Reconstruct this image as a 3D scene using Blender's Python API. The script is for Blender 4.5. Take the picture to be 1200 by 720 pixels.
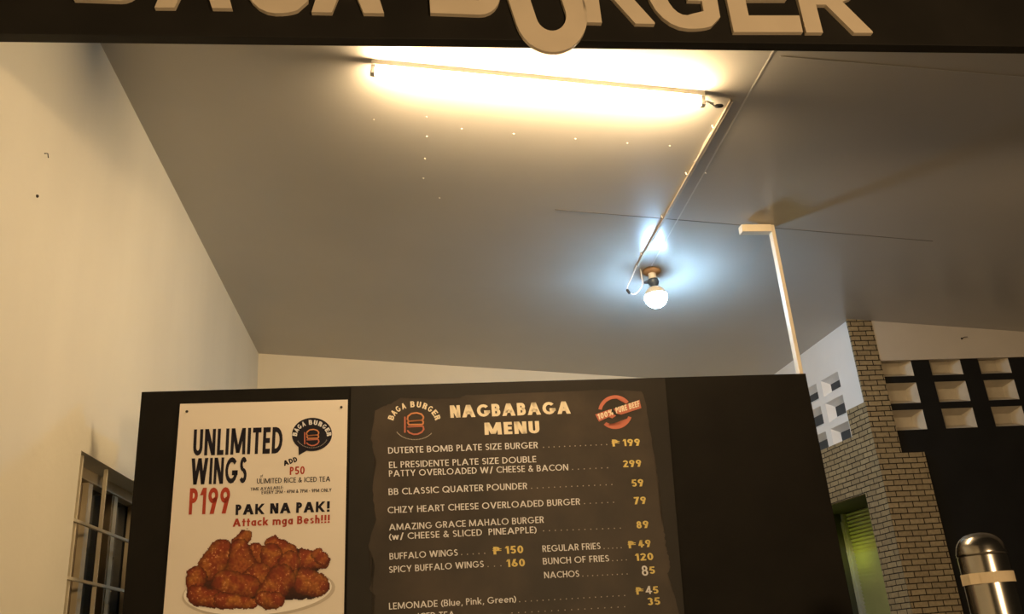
import bpy, bmesh, math, random
from mathutils import Vector, Matrix, noise
random.seed(7)
for o in list(bpy.data.objects): bpy.data.objects.remove(o)
SC = bpy.context.scene
COL = SC.collection
EYE = 1.5                                   # eye height above the floor

# ------------------------------------------------------------------ camera
CX, CY = 600.0, 360.0
ZX, ZY, HF = 406.0, -2269.0, 414.0          # vertical vanishing point, horizon distance (1200x720 frame)
_d = math.hypot(ZX-CX, ZY-CY)
F = math.sqrt(_d*HF)
UP = Vector((ZX-CX, -(ZY-CY), -F)).normalized()
_fw = Vector((0, 0, -1)); _fw = (_fw - UP*_fw.dot(UP)).normalized()
_rt = _fw.cross(UP)
YAW = math.radians(8.6)
AX = _rt*math.cos(YAW) + _fw*math.sin(YAW)
AY = _fw*math.cos(YAW) - _rt*math.sin(YAW)
camd = bpy.data.cameras.new('camera')
camd.sensor_width = 36.0; camd.lens = F/1200*36; camd.clip_start = 0.02
cam = bpy.data.objects.new('camera', camd); COL.objects.link(cam)
R3 = Matrix((AX, AY, UP))
M4 = R3.to_4x4(); M4.translation = Vector((0, 0, EYE)); cam.matrix_world = M4
SC.camera = cam

def hit(px, py, n, c):
    """point of the plane n.p = c (eye at origin) seen at photo pixel px,py"""
    r = R3 @ Vector((px-CX, -(py-CY), -F))
    r = r*(c/r.dot(n))
    return Vector((r.x, r.y, r.z+EYE))

# ------------------------------------------------------------------ world, lights, exposure
W = bpy.data.worlds.new('night'); SC.world = W; W.use_nodes = True
W.node_tree.nodes['Background'].inputs[0].default_value = (1.0, 0.72, 0.42, 1)
W.node_tree.nodes['Background'].inputs[1].default_value = 0.02
SC.view_settings.view_transform = 'Standard'; SC.view_settings.look = 'None'
SC.view_settings.gamma = 1.0; SC.view_settings.use_curve_mapping = False
SC.view_settings.exposure = -0.22
def lamp(name, kind, loc, power, color, size=0.1):
    l = bpy.data.lights.new(name, kind); l.energy = power; l.color = color
    l.shadow_soft_size = size
    o = bpy.data.objects.new(name, l); COL.objects.link(o); o.location = loc
    return o
TUBE_E = 350.0; TUBE_C = (1.0, 0.71, 0.39)
BULB_E = 330.0; BULB_C = (0.42, 0.70, 1.0)
lamp('street_lamp_light', 'POINT', (1.5, -1.6, EYE+0.73), 400, (1.0, 0.67, 0.35), 0.22)
lamp('doorway_light', 'POINT', (2.84, 5.52, EYE+0.46), 0.42, (0.72, 0.80, 0.06), 0.05)

# ------------------------------------------------------------------ helpers
def tag(o, label=None, cat=None, group=None, kind=None):
    if label: o['label'] = label
    if cat: o['category'] = cat
    if group: o['group'] = group
    if kind: o['kind'] = kind
    return o
def empty(name, loc, label, cat, group=None):
    o = bpy.data.objects.new(name, None); COL.objects.link(o); o.location = loc
    o.empty_display_size = 0.05
    return tag(o, label, cat, group)
def obj(name, bm, m, parent=None, smooth=False, kind=None, label=None):
    me = bpy.data.meshes.new(name)
    bmesh.ops.recalc_face_normals(bm, faces=bm.faces[:])
    bm.to_mesh(me); bm.free()
    if smooth:
        for p in me.polygons: p.use_smooth = True
    o = bpy.data.objects.new(name, me); COL.objects.link(o)
    if m: me.materials.append(m)
    if parent is not None:
        o.parent = parent; o.matrix_parent_inverse = Matrix.Translation(-parent.location)
    return tag(o, label=label, kind=kind)
def obj_raw(name, me, m, parent=None, label=None):
    o = bpy.data.objects.new(name, me); COL.objects.link(o); me.materials.append(m)
    if parent is not None:
        o.parent = parent; o.matrix_parent_inverse = Matrix.Translation(-parent.location)
    return tag(o, label=label)
Z3 = Vector((0, 0, 1))
def box8(bm, pts):
    v = [bm.verts.new(p) for p in pts]
    for f in ((0,1,2,3),(7,6,5,4),(0,4,5,1),(1,5,6,2),(2,6,7,3),(3,7,4,0)):
        bm.faces.new([v[i] for i in f])
    return v
def obox(bm, O, U, V, N, u0, u1, v0, v1, n0, n1, bev=0.0):
    """box in the frame O,U,V,N"""
    P = lambda a, b, c: O + U*a + V*b + N*c
    before = set(bm.faces)
    box8(bm, [P(u0,v0,n0),P(u1,v0,n0),P(u1,v1,n0),P(u0,v1,n0),P(u0,v0,n1),P(u1,v0,n1),P(u1,v1,n1),P(u0,v1,n1)])
    if bev:
        fs = [f for f in bm.faces if f not in before]
        es = list({e for f in fs for e in f.edges})
        bmesh.ops.bevel(bm, geom=es, offset=bev, segments=2, affect='EDGES', profile=0.6)
XV, YV = Vector((1,0,0)), Vector((0,1,0))
def abox(bm, x0, x1, y0, y1, z0, z1, bev=0.0):
    obox(bm, Vector((0,0,0)), XV, YV, Z3, x0, x1, y0, y1, z0, z1, bev)
def tube(bm, pts, r, seg=10, cap=True):
    pts = [Vector(p) for p in pts]; rings = []
    rr = r if isinstance(r, (list, tuple)) else [r]*len(pts)
    prev = None
    for i, p in enumerate(pts):
        t = (pts[min(i+1, len(pts)-1)] - pts[max(i-1, 0)]).normalized()
        a = prev if prev is not None else (Vector((0,0,1)) if abs(t.z) < 0.9 else Vector((1,0,0)))
        a = (a - t*a.dot(t)).normalized(); prev = a; b = t.cross(a)
        rings.append([bm.verts.new(p + (a*math.cos(k*2*math.pi/seg) + b*math.sin(k*2*math.pi/seg))*rr[i]) for k in range(seg)])
    for i in range(len(rings)-1):
        for k in range(seg):
            bm.faces.new((rings[i][k], rings[i][(k+1) % seg], rings[i+1][(k+1) % seg], rings[i+1][k]))
    if cap:
        bm.faces.new(rings[0][::-1]); bm.faces.new(rings[-1])
def lathe(bm, O, A, prof, seg=32):
    """profile [(radius, height)] about the axis A through O"""
    A = A.normalized(); a = A.orthogonal().normalized(); b = A.cross(a); rings = []
    for r, h in prof:
        if r < 1e-6: rings.append([bm.verts.new(O + A*h)])
        else: rings.append([bm.verts.new(O + A*h + (a*math.cos(k*2*math.pi/seg)+b*math.sin(k*2*math.pi/seg))*r) for k in range(seg)])
    for i in range(len(rings)-1):
        p, q = rings[i], rings[i+1]
        for k in range(seg):
            k2 = (k+1) % seg
            if len(p) == 1 and len(q) == 1: continue
            if len(p) == 1: bm.faces.new((p[0], q[k], q[k2]))
            elif len(q) == 1: bm.faces.new((p[k], p[k2], q[0]))
            else: bm.faces.new((p[k], p[k2], q[k2], q[k]))
    if len(rings[0]) > 1: bm.faces.new(rings[0][::-1])
    if len(rings[-1]) > 1: bm.faces.new(rings[-1])
def spline(pts, n=8):
    pts = [Vector(p) for p in pts]; out = []
    for i in range(len(pts)-1):
        p0 = pts[max(i-1,0)]; p1 = pts[i]; p2 = pts[i+1]; p3 = pts[min(i+2,len(pts)-1)]
        for k in range(n):
            t = k/n
            out.append(0.5*((2*p1)+(p2-p0)*t+(2*p0-5*p1+4*p2-p3)*t*t+(3*p1-p0-3*p2+p3)*t**3))
    out.append(pts[-1]); return out
def cells(bm, O, U, V, N, us, vs, holes, t):
    """wall of thickness t (towards +N) over the grid us x vs with the cells in holes left open"""
    def solid(i, j): return 0 <= i < len(us)-1 and 0 <= j < len(vs)-1 and (i, j) not in holes
    P = lambda a, b, c: bm.verts.new(O + U*a + V*b + N*c)
    for i in range(len(us)-1):
        for j in range(len(vs)-1):
            if not solid(i, j): continue
            a, b, c, d = us[i], us[i+1], vs[j], vs[j+1]
            bm.faces.new((P(a,c,0),P(b,c,0),P(b,d,0),P(a,d,0)))
            bm.faces.new((P(a,c,t),P(a,d,t),P(b,d,t),P(b,c,t)))
            if not solid(i-1,j): bm.faces.new((P(a,c,0),P(a,d,0),P(a,d,t),P(a,c,t)))
            if not solid(i+1,j): bm.faces.new((P(b,c,0),P(b,c,t),P(b,d,t),P(b,d,0)))
            if not solid(i,j-1): bm.faces.new((P(a,c,0),P(a,c,t),P(b,c,t),P(b,c,0)))
            if not solid(i,j+1): bm.faces.new((P(a,d,0),P(b,d,0),P(b,d,t),P(a,d,t)))
    bmesh.ops.remove_doubles(bm, verts=bm.verts[:], dist=1e-5)

# ------------------------------------------------------------------ materials
def lin(c):
    return tuple((v/255/12.92 if v/255 <= 0.04045 else ((v/255+0.055)/1.055)**2.4) for v in c)
def mat(name, color, rough=0.6, metal=0.0, var=0.0, scale=8.0, bump=0.0, bscale=60.0, spec=0.5, color2=None, detail=4.0, aniso=None):
    m = bpy.data.materials.new(name); m.use_nodes = True
    nt = m.node_tree; b = nt.nodes['Principled BSDF']
    b.inputs['Base Color'].default_value = (*color, 1); b.inputs['Roughness'].default_value = rough
    b.inputs['Metallic'].default_value = metal; b.inputs['Specular IOR Level'].default_value = spec
    tc = nt.nodes.new('ShaderNodeTexCoord')
    if var or color2:
        n = nt.nodes.new('ShaderNodeTexNoise'); n.inputs['Scale'].default_value = scale; n.inputs['Detail'].default_value = detail
        r = nt.nodes.new('ShaderNodeValToRGB')
        c2 = color2 or tuple(v*(1-var) for v in color)
        r.color_ramp.elements[0].position = 0.35; r.color_ramp.elements[0].color = (*c2, 1)
        r.color_ramp.elements[1].position = 0.65; r.color_ramp.elements[1].color = (*color, 1)
        src = tc.outputs['Object']
        if aniso:
            mp = nt.nodes.new('ShaderNodeMapping'); mp.inputs['Scale'].default_value = aniso
            nt.links.new(src, mp.inputs[0]); src = mp.outputs[0]
        nt.links.new(src, n.inputs['Vector']); nt.links.new(n.outputs['Fac'], r.inputs[0])
        nt.links.new(r.outputs[0], b.inputs['Base Color'])
    if bump:
        n2 = nt.nodes.new('ShaderNodeTexNoise'); n2.inputs['Scale'].default_value = bscale; n2.inputs['Detail'].default_value = 3
        bp = nt.nodes.new('ShaderNodeBump'); bp.inputs['Strength'].default_value = bump; bp.inputs['Distance'].default_value = 0.01
        nt.links.new(tc.outputs['Object'], n2.inputs['Vector']); nt.links.new(n2.outputs['Fac'], bp.inputs['Height'])
        nt.links.new(bp.outputs[0], b.inputs['Normal'])
    return m
def emit(name, color, strength):
    m = bpy.data.materials.new(name); m.use_nodes = True
    b = m.node_tree.nodes['Principled BSDF']
    b.inputs['Base Color'].default_value = (0.8, 0.8, 0.8, 1)
    b.inputs['Emission Color'].default_value = (*color, 1); b.inputs['Emission Strength'].default_value = strength
    return m
M = {}
M['wall'] = mat('cream_wall_paint', (0.73, 0.70, 0.59), 0.75, var=0.07, scale=2.2, bump=0.12, bscale=25, spec=0.2, aniso=(1, 1, 0.35))
M['back'] = mat('back_wall_paint', (0.72, 0.66, 0.52), 0.8, var=0.06, scale=2, spec=0.2)
M['ceiling'] = mat('grey_ceiling_paint', (0.50, 0.48, 0.44), 0.24, var=0.05, scale=1.5, bump=0.03, bscale=18, spec=0.5)
M['white'] = mat('white_wall_paint', (0.78, 0.78, 0.78), 0.7, var=0.04, scale=4, bump=0.05, spec=0.3)
M['beam'] = mat('cream_beam_paint', (0.52, 0.48, 0.42), 0.7, var=0.06, scale=4, bump=0.05, spec=0.2)
M['blackwall'] = mat('black_wall_paint', (0.012, 0.012, 0.012), 0.7, var=0.2, scale=5, spec=0.15)
M['throat'] = mat('painted_throat_shade', (0.05, 0.055, 0.06), 0.8, var=0.2, scale=9)  # back plate colour painted dark, standing in for the shade of an open hole
M['blockin'] = mat('cream_block_paint', (0.50, 0.45, 0.36), 0.7, var=0.12, scale=14, spec=0.2)
M['board'] = mat('black_board_paint', (0.010, 0.0085, 0.0065), 0.7, var=0.25, scale=6, spec=0.12)
M['fascia'] = mat('black_fascia_panel', (0.018, 0.016, 0.013), 0.6, var=0.25, scale=5, spec=0.2)
M['letter'] = mat('cream_letter_board', (0.70, 0.60, 0.46), 0.6, var=0.06, scale=10, spec=0.25)
M['plastic'] = mat('white_plastic', (0.72, 0.70, 0.64), 0.45, var=0.05, scale=12)
M['trunk'] = mat('tan_cable_trunking', (0.46, 0.40, 0.31), 0.55, var=0.1, scale=12)
M['batten'] = mat('white_batten_enamel', (0.75, 0.72, 0.65), 0.4, var=0.03, scale=10)
M['wire'] = mat('white_wire', (0.75, 0.74, 0.70), 0.5, var=0.05)
M['blackplastic'] = mat('black_plastic', (0.02, 0.02, 0.022), 0.5, var=0.2)
M['socket'] = mat('blue_grey_socket', (0.06, 0.09, 0.14), 0.45, var=0.2)
M['rose'] = mat('tan_ceiling_rose', (0.55, 0.36, 0.22), 0.6, var=0.1)
M['steelpaint'] = mat('cream_painted_steel', (0.74, 0.66, 0.52), 0.5, var=0.06, scale=14)
M['paper'] = mat('white_poster_sheet', (0.76, 0.70, 0.62), 0.45, var=0.03, scale=3, spec=0.3)
M['menu'] = mat('dark_menu_sheet', (0.016, 0.013, 0.009), 0.55, var=0.2, scale=6, spec=0.25)
M['chalk'] = mat('brown_menu_print', (0.058, 0.043, 0.030), 0.5, color2=(0.028, 0.022, 0.016), scale=4.5, spec=0.25, detail=6)
M['inkdark'] = mat('black_ink', (0.012, 0.010, 0.018), 0.6, spec=0.2, var=0.1)
M['inkred'] = mat('red_ink', (0.42, 0.055, 0.028), 0.6, spec=0.2, var=0.1)
M['inkcream'] = mat('cream_ink', (0.86, 0.76, 0.58), 0.6, spec=0.2, var=0.05)
M['inkwhite'] = mat('white_ink', (0.76, 0.75, 0.76), 0.6, spec=0.2, var=0.05)
M['inkgrey'] = mat('grey_ink', (0.42, 0.38, 0.33), 0.6, spec=0.2, var=0.05)
M['inkyellow'] = mat('yellow_ink', (0.76, 0.60, 0.20), 0.6, spec=0.2, var=0.08)
M['inkorange'] = mat('orange_ink', (0.66, 0.27, 0.12), 0.6, spec=0.2, var=0.1)
M['inkpink'] = mat('coral_ink', (0.54, 0.17, 0.11), 0.6, spec=0.2, var=0.1)
M['screw'] = mat('dark_screw', (0.05, 0.045, 0.04), 0.4, metal=0.7, var=0.1)
M['brightscrew'] = mat('bright_screw', (0.75, 0.72, 0.65), 0.3, metal=0.3, var=0.1)
M['steel'] = mat('brushed_steel', (0.42, 0.40, 0.36), 0.22, metal=1.0, var=0.06, scale=30, aniso=(1, 1, 0.02))
M['tape'] = mat('cream_tape', (0.66, 0.55, 0.38), 0.7, var=0.08, scale=20)
M['grille'] = mat('cream_grille_paint', (0.62, 0.55, 0.40), 0.5, var=0.1, scale=20)
M['frame'] = mat('cream_window_frame', (0.55, 0.46, 0.30), 0.5, var=0.12, scale=14)
M['curtain'] = mat('brown_window_panel', (0.26, 0.19, 0.10), 0.7, var=0.15, scale=10)
M['glass'] = mat('dark_window_glass', (0.022, 0.024, 0.022), 0.08, var=0.2, scale=4)
M['reveal'] = mat('dark_door_reveal', (0.05, 0.05, 0.03), 0.8, var=0.15, scale=6)
M['slats'] = mat('green_cream_slats', (0.50, 0.52, 0.26), 0.6, var=0.08, scale=10)
M['stile'] = mat('grey_door_stile', (0.42, 0.42, 0.36), 0.4, var=0.08)
M['floor'] = mat('grey_concrete_floor', (0.22, 0.20, 0.18), 0.7, var=0.25, scale=3, bump=0.1)
M['counter'] = mat('dark_counter_laminate', (0.035, 0.030, 0.026), 0.45, var=0.2, scale=5)
M['seam'] = mat('ceiling_seam', (0.16, 0.15, 0.13), 0.8, var=0.1)
M['putty'] = mat('ceiling_putty', (0.62, 0.60, 0.55), 0.7, var=0.1)
M['tube'] = emit('lit_tube', TUBE_C, TUBE_E)
M['bulb'] = emit('lit_bulb', BULB_C, BULB_E)
def brick_mat():
    m = bpy.data.materials.new('tan_stone_bricks'); m.use_nodes = True; nt = m.node_tree
    b = nt.nodes['Principled BSDF']; b.inputs['Roughness'].default_value = 0.85; b.inputs['Specular IOR Level'].default_value = 0.2
    uv = nt.nodes.new('ShaderNodeUVMap'); uv.uv_map = 'UVMap'
    br = nt.nodes.new('ShaderNodeTexBrick')
    br.inputs['Scale'].default_value = 1.0; br.inputs['Brick Width'].default_value = 0.085; br.inputs['Row Height'].default_value = 0.0305
    br.inputs['Mortar Size'].default_value = 0.0030; br.inputs['Mortar Smooth'].default_value = 0.25; br.inputs['Bias'].default_value = 0.0
    br.inputs['Color1'].default_value = (0.36, 0.29, 0.17, 1); br.inputs['Color2'].default_value = (0.285, 0.225, 0.13, 1)
    br.inputs['Mortar'].default_value = (0.022, 0.015, 0.009, 1)
    ns = nt.nodes.new('ShaderNodeTexNoise'); ns.inputs['Scale'].default_value = 60; ns.inputs['Detail'].default_value = 5
    dn = nt.nodes.new('ShaderNodeTexNoise'); dn.inputs['Scale'].default_value = 9
    ad = nt.nodes.new('ShaderNodeVectorMath'); ad.operation = 'SCALE'; ad.inputs['Scale'].default_value = 0.006
    sm = nt.nodes.new('ShaderNodeVectorMath'); sm.operation = 'ADD'
    mx = nt.nodes.new('ShaderNodeMix'); mx.data_type = 'RGBA'; mx.blend_type = 'MULTIPLY'; mx.inputs[0].default_value = 0.6
    rp = nt.nodes.new('ShaderNodeValToRGB'); rp.color_ramp.elements[0].position = 0.3; rp.color_ramp.elements[0].color = (0.55, 0.55, 0.55, 1); rp.color_ramp.elements[1].position = 0.7
    bp = nt.nodes.new('ShaderNodeBump'); bp.inputs['Strength'].default_value = 0.6; bp.inputs['Distance'].default_value = 0.004; bp.invert = True
    L = nt.links.new
    L(uv.outputs[0], dn.inputs['Vector']); L(dn.outputs['Color'], ad.inputs[0]); L(uv.outputs[0], sm.inputs[0]); L(ad.outputs[0], sm.inputs[1])
    L(sm.outputs[0], br.inputs['Vector']); L(uv.outputs[0], ns.inputs['Vector']); L(ns.outputs['Fac'], rp.inputs[0])
    L(br.outputs['Color'], mx.inputs[6]); L(rp.outputs[0], mx.inputs[7]); L(mx.outputs[2], b.inputs['Base Color'])
    L(br.outputs['Fac'], bp.inputs['Height']); L(bp.outputs[0], b.inputs['Normal'])
    return m
M['brick'] = brick_mat()
def brick_uv(o):
    me = o.data; uvl = me.uv_layers.new(name='UVMap')
    for p in me.polygons:
        n = p.normal
        for li in p.loop_indices:
            c = me.vertices[me.loops[li].vertex_index].co
            if abs(n.z) > 0.8: uvl.data[li].uv = (c.x, c.y)
            elif abs(n.x) > abs(n.y): uvl.data[li].uv = (c.y + 0.03, c.z)
            else: uvl.data[li].uv = (c.x, c.z)

# ------------------------------------------------------------------ setting
# ceiling plane: z = ZC + CA x + CB y above the eye
CA, CB, ZC = -0.095, -0.054, 2.2549
def cz(x, y): return EYE + ZC + CA*x + CB*y
NC = Vector((-CA, -CB, 1.0)); 
def chit(px, py, off=0.0): return hit(px, py, NC, ZC+off)
NCU = NC.normalized()
CXD = Vector((1, 0, CA)).normalized(); CYD = Vector((0, 1, CB)).normalized()

bm = bmesh.new()
x0, x1, y0, y1 = -1.25, 6.6, 2.02, 6.0
P = lambda x, y, d: Vector((x, y, cz(x, y)+d))
box8(bm, [P(x0,y0,0),P(x1,y0,0),P(x1,y1,0),P(x0,y1,0),P(x0,y0,.12),P(x1,y0,.12),P(x1,y1,.12),P(x0,y1,.12)])
ceiling = obj('ceiling', bm, M['ceiling'], kind='structure')
# board joints on the ceiling
def cstrip(x0, y0, x1, y1, w, m, name='seam', h=0.0012):
    bm = bmesh.new(); a = Vector((x0, y0, cz(x0, y0))); b = Vector((x1, y1, cz(x1, y1)))
    u = (b-a).normalized(); v = NCU.cross(u)
    obox(bm, a, u, v, NCU, 0, (b-a).length, -w/2, w/2, -h, 0.0005)
    return obj(name, bm, m, ceiling)
cstrip(0.80, 3.70, 2.7, 3.705, 0.0035, M['seam'])
cstrip(1.405, 2.10, 1.395, 4.2, 0.006, M['putty'])
cstrip(1.44, 2.53, 2.6, 2.50, 0.003, M['putty'])
for px, py in ((438,140),(500,137),(541,151),(602,157),(674,163),(735,168),(785,171),(500,160),(498,186),(496,209),(515,232),(827,203),(845,142)):
    c = chit(px, py); bm = bmesh.new()
    lathe(bm, c, -NCU, [(0.0045,0),(0.004,0.0016),(0.002,0.0026),(0,0.0028)], 12)
    obj('screw_head', bm, M['brightscrew'], ceiling, smooth=True)

bm = bmesh.new(); abox(bm, -1.4, 6.6, -4.0, 6.2, -0.12, 0.0)
obj('floor', bm, M['floor'], kind='structure')

# left wall (turned 3.2 degrees)
TL = math.radians(3.2)
NL = Vector((math.cos(TL), -math.sin(TL), 0)); UL = Vector((math.sin(TL), math.cos(TL), 0)); CL = NL.dot(Vector((-1.0, 3.2, 0)))
OL = NL*CL                                    # foot of the eye on the wall
def lhit(px, py, off=0.0): return hit(px, py, NL, CL+off)
def su(p): return (p - OL).dot(UL)
ws0 = su(lhit(95.4, 528.3)); ws1 = ws0 + 1.15; wz1 = lhit(95.4, 528.3).z; wz0 = wz1 - 1.25
bm = bmesh.new()
cells(bm, OL, UL, Z3, -NL, [-1.0, ws0, ws1, 6.15], [0.0, wz0, wz1, 4.1], {(1, 1)}, 0.16)
wall_left = obj('wall_left', bm, M['wall'], kind='structure')
for px, py, hook in ((52, 180, True), (43, 230, False)):
    c = lhit(px, py); bm = bmesh.new()
    if hook: tube(bm, [c, c+NL*0.006, c+NL*0.008+UL*0.004+Vector((0,0,0.003)), c+NL*0.008+UL*0.012+Vector((0,0,-0.009))], 0.0015, 8)
    else: lathe(bm, c, NL, [(0.005,0),(0.005,0.004),(0.002,0.006),(0,0.0062)], 12)
    obj('nail', bm, M['screw'], wall_left, smooth=True)

# window in the left wall: sash frame deep in the reveal, grille in front of it
win = empty('window_1', OL + UL*(ws0+0.57) + Z3*wz0, None, None); win['kind'] = 'structure'
def wbox(name, m, s0, s1, z0, z1, d0, d1, bev=0.002, parent=None):
    bm = bmesh.new(); obox(bm, OL, UL, Z3, -NL, s0, s1, z0, z1, d0, d1, bev)
    return obj(name, bm, m, parent or win)
DG, DF = 0.016, 0.085                         # depth of grille and of sashes behind the wall face
def ws(px, py, d): return su(lhit(px, py, -d))
bm = bmesh.new()
for a, b, c, d in ((ws0, ws0+0.035, wz0, wz1), (ws1-0.035, ws1, wz0, wz1), (ws0, ws1, wz1-0.04, wz1), (ws0, ws1, wz0, wz0+0.04)):
    obox(bm, OL, UL, Z3, -NL, a, b, c, d, DF-0.005, DF+0.045, 0.002)
obj('window_frame', bm, M['frame'], win)
s3, s6, s5 = ws(101.5, 620, DF), ws(133, 620, DF), ws(129, 620, DF)
for s, w, m in ((s3, 0.040, 'frame'), (s6, 0.040, 'frame'), (s5, 0.014, 'curtain'), (ws1-0.30, 0.04, 'frame')):
    wbox('sash_stile', M[m], s-w/2, s+w/2, wz0+0.04, wz1-0.04, DF, DF+0.03)
wbox('sash_panel', M['curtain'], ws(90.5, 620, DF+0.02), s3-0.02, wz0+0.04, wz1-0.045, DF+0.02, DF+0.03)
wbox('window_pane', M['glass'], ws0+0.03, ws1-0.03, wz0+0.03, wz1-0.03, DF+0.034, DF+0.04, 0)
gr = wbox('window_grille', M['grille'], ws0+0.004, ws0+0.018, wz0+0.005, wz1-0.005, DG, DG+0.012, 0.001)
for px in (83.8, 88.8, 119.7):
    s = ws(px, 620, DG); wbox('grille_bar', M['grille'], s-0.0055, s+0.0055, wz0+0.002, wz1-0.002, DG, DG+0.012, 0.001, gr)
for s in (ws1-0.42, ws1-0.18): wbox('grille_bar', M['grille'], s-0.0055, s+0.0055, wz0+0.002, wz1-0.002, DG, DG+0.012, 0.001, gr)
zb1 = lhit(85.5, 610, -DG).z; zb2 = lhit(78.75, 678, -DG).z
for k in range(6):
    z = zb1 - k*(zb1-zb2)
    if z > wz0+0.05: wbox('grille_bar', M['grille'], ws0+0.002, ws1-0.002, z-0.005, z+0.005, DG-0.008, DG+0.001, 0.001, gr)

# back wall
bm = bmesh.new(); abox(bm, -1.1, 2.9, 5.80, 5.95, 0, 4.0)
obj('wall_back', bm, M['back'], kind='structure')

# white side wall (turned 5.5 degrees), with pierced blocks
TR = math.radians(5.5)
NR = Vector((math.cos(TR), math.sin(TR), 0)); UR = Vector((-math.sin(TR), math.cos(TR), 0)); CR = NR.dot(Vector((2.70, 4.66, 0)))
OR = Vector((2.70, 4.66, 0))                  # arris of the pillar
def rhit(px, py, off=0.0): return hit(px, py, NR, CR+off)
def sr(p): return (p - OR).dot(UR)
ROWS = [(1.068, 1.185), (1.225, 1.347), (1.388, 1.492)]
SC_ = [(0.205, 0.40), (0.455, 0.65), (0.705, 0.90)]
us = [0.003]; vs = [0.0]; hol = set()
for a, b in SC_: us += [a, b]
us.append(1.30)
for a, b in ROWS: vs += [EYE+a, EYE+b]
vs.append(4.0)
DZ = EYE+0.749; ds0, ds1 = sr(rhit(1014, 579)), 0.95
# doorway: cells below DZ between ds0 and ds1 -> two separate pieces joined in one mesh
bm = bmesh.new()
vs2 = [EYE+0.95] + vs[1:]
for i in range(3):
    for j in range(3): hol.add((1+2*i, 1+2*j))
cells(bm, OR + NR*0.015, UR, Z3, NR, us, vs2, hol, 0.10)
wall_right = obj('wall_right', bm, M['white'], kind='structure')
def block(O, U, V, N, u0, u1, v0, v1, parent, m, iu, iv, depth, shift=(0, 0), throat=None):
    """hollow pierced block: bevelled funnel behind an opening, closed by a back plate"""
    bm = bmesh.new(); a = [(u0,v0),(u1,v0),(u1,v1),(u0,v1)]
    b = [(u0+iu+shift[0],v0+iv+shift[1]),(u1-iu+shift[0],v0+iv+shift[1]),(u1-iu+shift[0],v1-iv+shift[1]),(u0+iu+shift[0],v1-iv+shift[1])]
    A = [bm.verts.new(O+U*p+V*q) for p, q in a]; B = [bm.verts.new(O+U*p+V*q+N*depth) for p, q in b]
    A2 = [bm.verts.new(O+U*p+V*q+N*(depth+0.02)) for p, q in a]
    for i in range(4):
        k = (i+1) % 4
        bm.faces.new((A[i],A[k],B[k],B[i])); bm.faces.new((A[i],A2[i],A2[k],A[k]))
    fb = bm.faces.new(B); bm.faces.new(A2[::-1])
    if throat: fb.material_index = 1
    o = obj('breeze_block', bm, m, parent)
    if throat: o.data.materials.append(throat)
    return o
for a, b in SC_:
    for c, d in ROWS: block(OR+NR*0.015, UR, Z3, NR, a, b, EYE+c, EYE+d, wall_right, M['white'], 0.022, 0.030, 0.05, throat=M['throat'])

# brick cladding of the side wall, stepped along its top, open at the doorway
s1 = sr(rhit(992, 481.7)); z1 = EYE+1.239; z2 = EYE+1.081
bm = bmesh.new()
cells(bm, OR, UR, Z3, NR, [0.0, s1, ds0, ds1, 1.30] if s1 < ds0 else [0.0, ds0, s1, ds1, 1.30], [0.0, DZ, z2, z1],
      {(2,0),(1,2),(2,2),(3,2)} if s1 < ds0 else {(1,0),(2,0),(2,2),(3,2)}, 0.03)
o = obj('wall_cladding', bm, M['brick'], kind='structure'); o.name = 'trim_1'; brick_uv(o)

# pillar front: narrow shaft above, wider below
bm = bmesh.new()
abox(bm, 2.70, 2.853, 4.645, 4.66, EYE+0.935, 4.0)
abox(bm, 2.70, 2.985, 4.640, 4.66, 0.0, EYE+0.935)
o = obj('brick_pillar', bm, M['brick'], kind='structure'); brick_uv(o)
tag(o, 'narrow tan brick pillar rising to the ceiling beside the pierced block wall', 'pillar')

# doorway in the brick: deep reveal with lit slatted leaf at its back
dr = empty('door_1', OR + UR*0.4 + Z3*0, None, None); dr['kind'] = 'structure'
RD = 0.34
bm = bmesh.new()
obox(bm, OR, UR, Z3, NR, ds0-0.06, ds1+0.06, DZ, DZ+0.05, 0.0301, RD+0.05)
obox(bm, OR, UR, Z3, NR, ds0-0.06, ds0, 0, DZ, 0.0301, RD+0.05)
obox(bm, OR, UR, Z3, NR, ds1, ds1+0.06, 0, DZ, 0.0301, RD+0.05)
obj('door_reveal', bm, M['reveal'], dr)
def dhit(px, py): return sr(rhit(px, py, RD))
sp = dhit(992.5, 612); sq = dhit(987, 612)
bm = bmesh.new()
n = 96
for k in range(n):
    za = 0.02 + k*(DZ-0.03)/n; zb = za + (DZ-0.03)/n
    Q = lambda s, z, d: bm.verts.new(OR + UR*s + Z3*z + NR*(RD+d))
    bm.faces.new((Q(ds0,za,0.014),Q(sp,za,0.014),Q(sp,zb,0.0),Q(ds0,zb,0.0)))
    bm.faces.new((Q(ds0,zb,0.0),Q(sp,zb,0.0),Q(sp,zb,0.014),Q(ds0,zb,0.014)))
obox(bm, OR, UR, Z3, NR, ds0, sp, 0, DZ, RD+0.015, RD+0.03)
obj('slatted_leaf', bm, M['slats'], dr)
bm = bmesh.new(); obox(bm, OR, UR, Z3, NR, sp, sq, 0, DZ, RD-0.02, RD+0.03, 0.004); obox(bm, OR, UR, Z3, NR, (sp+sq)/2-0.004, (sp+sq)/2+0.004, 0.05, DZ-0.05, RD-0.028, RD-0.018, 0.002)
obj('door_stile', bm, M['stile'], dr)
bm = bmesh.new(); obox(bm, OR, UR, Z3, NR, sq, ds1, 0, DZ, RD, RD+0.03)
obj('plain_leaf', bm, M['slats'], dr)

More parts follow.
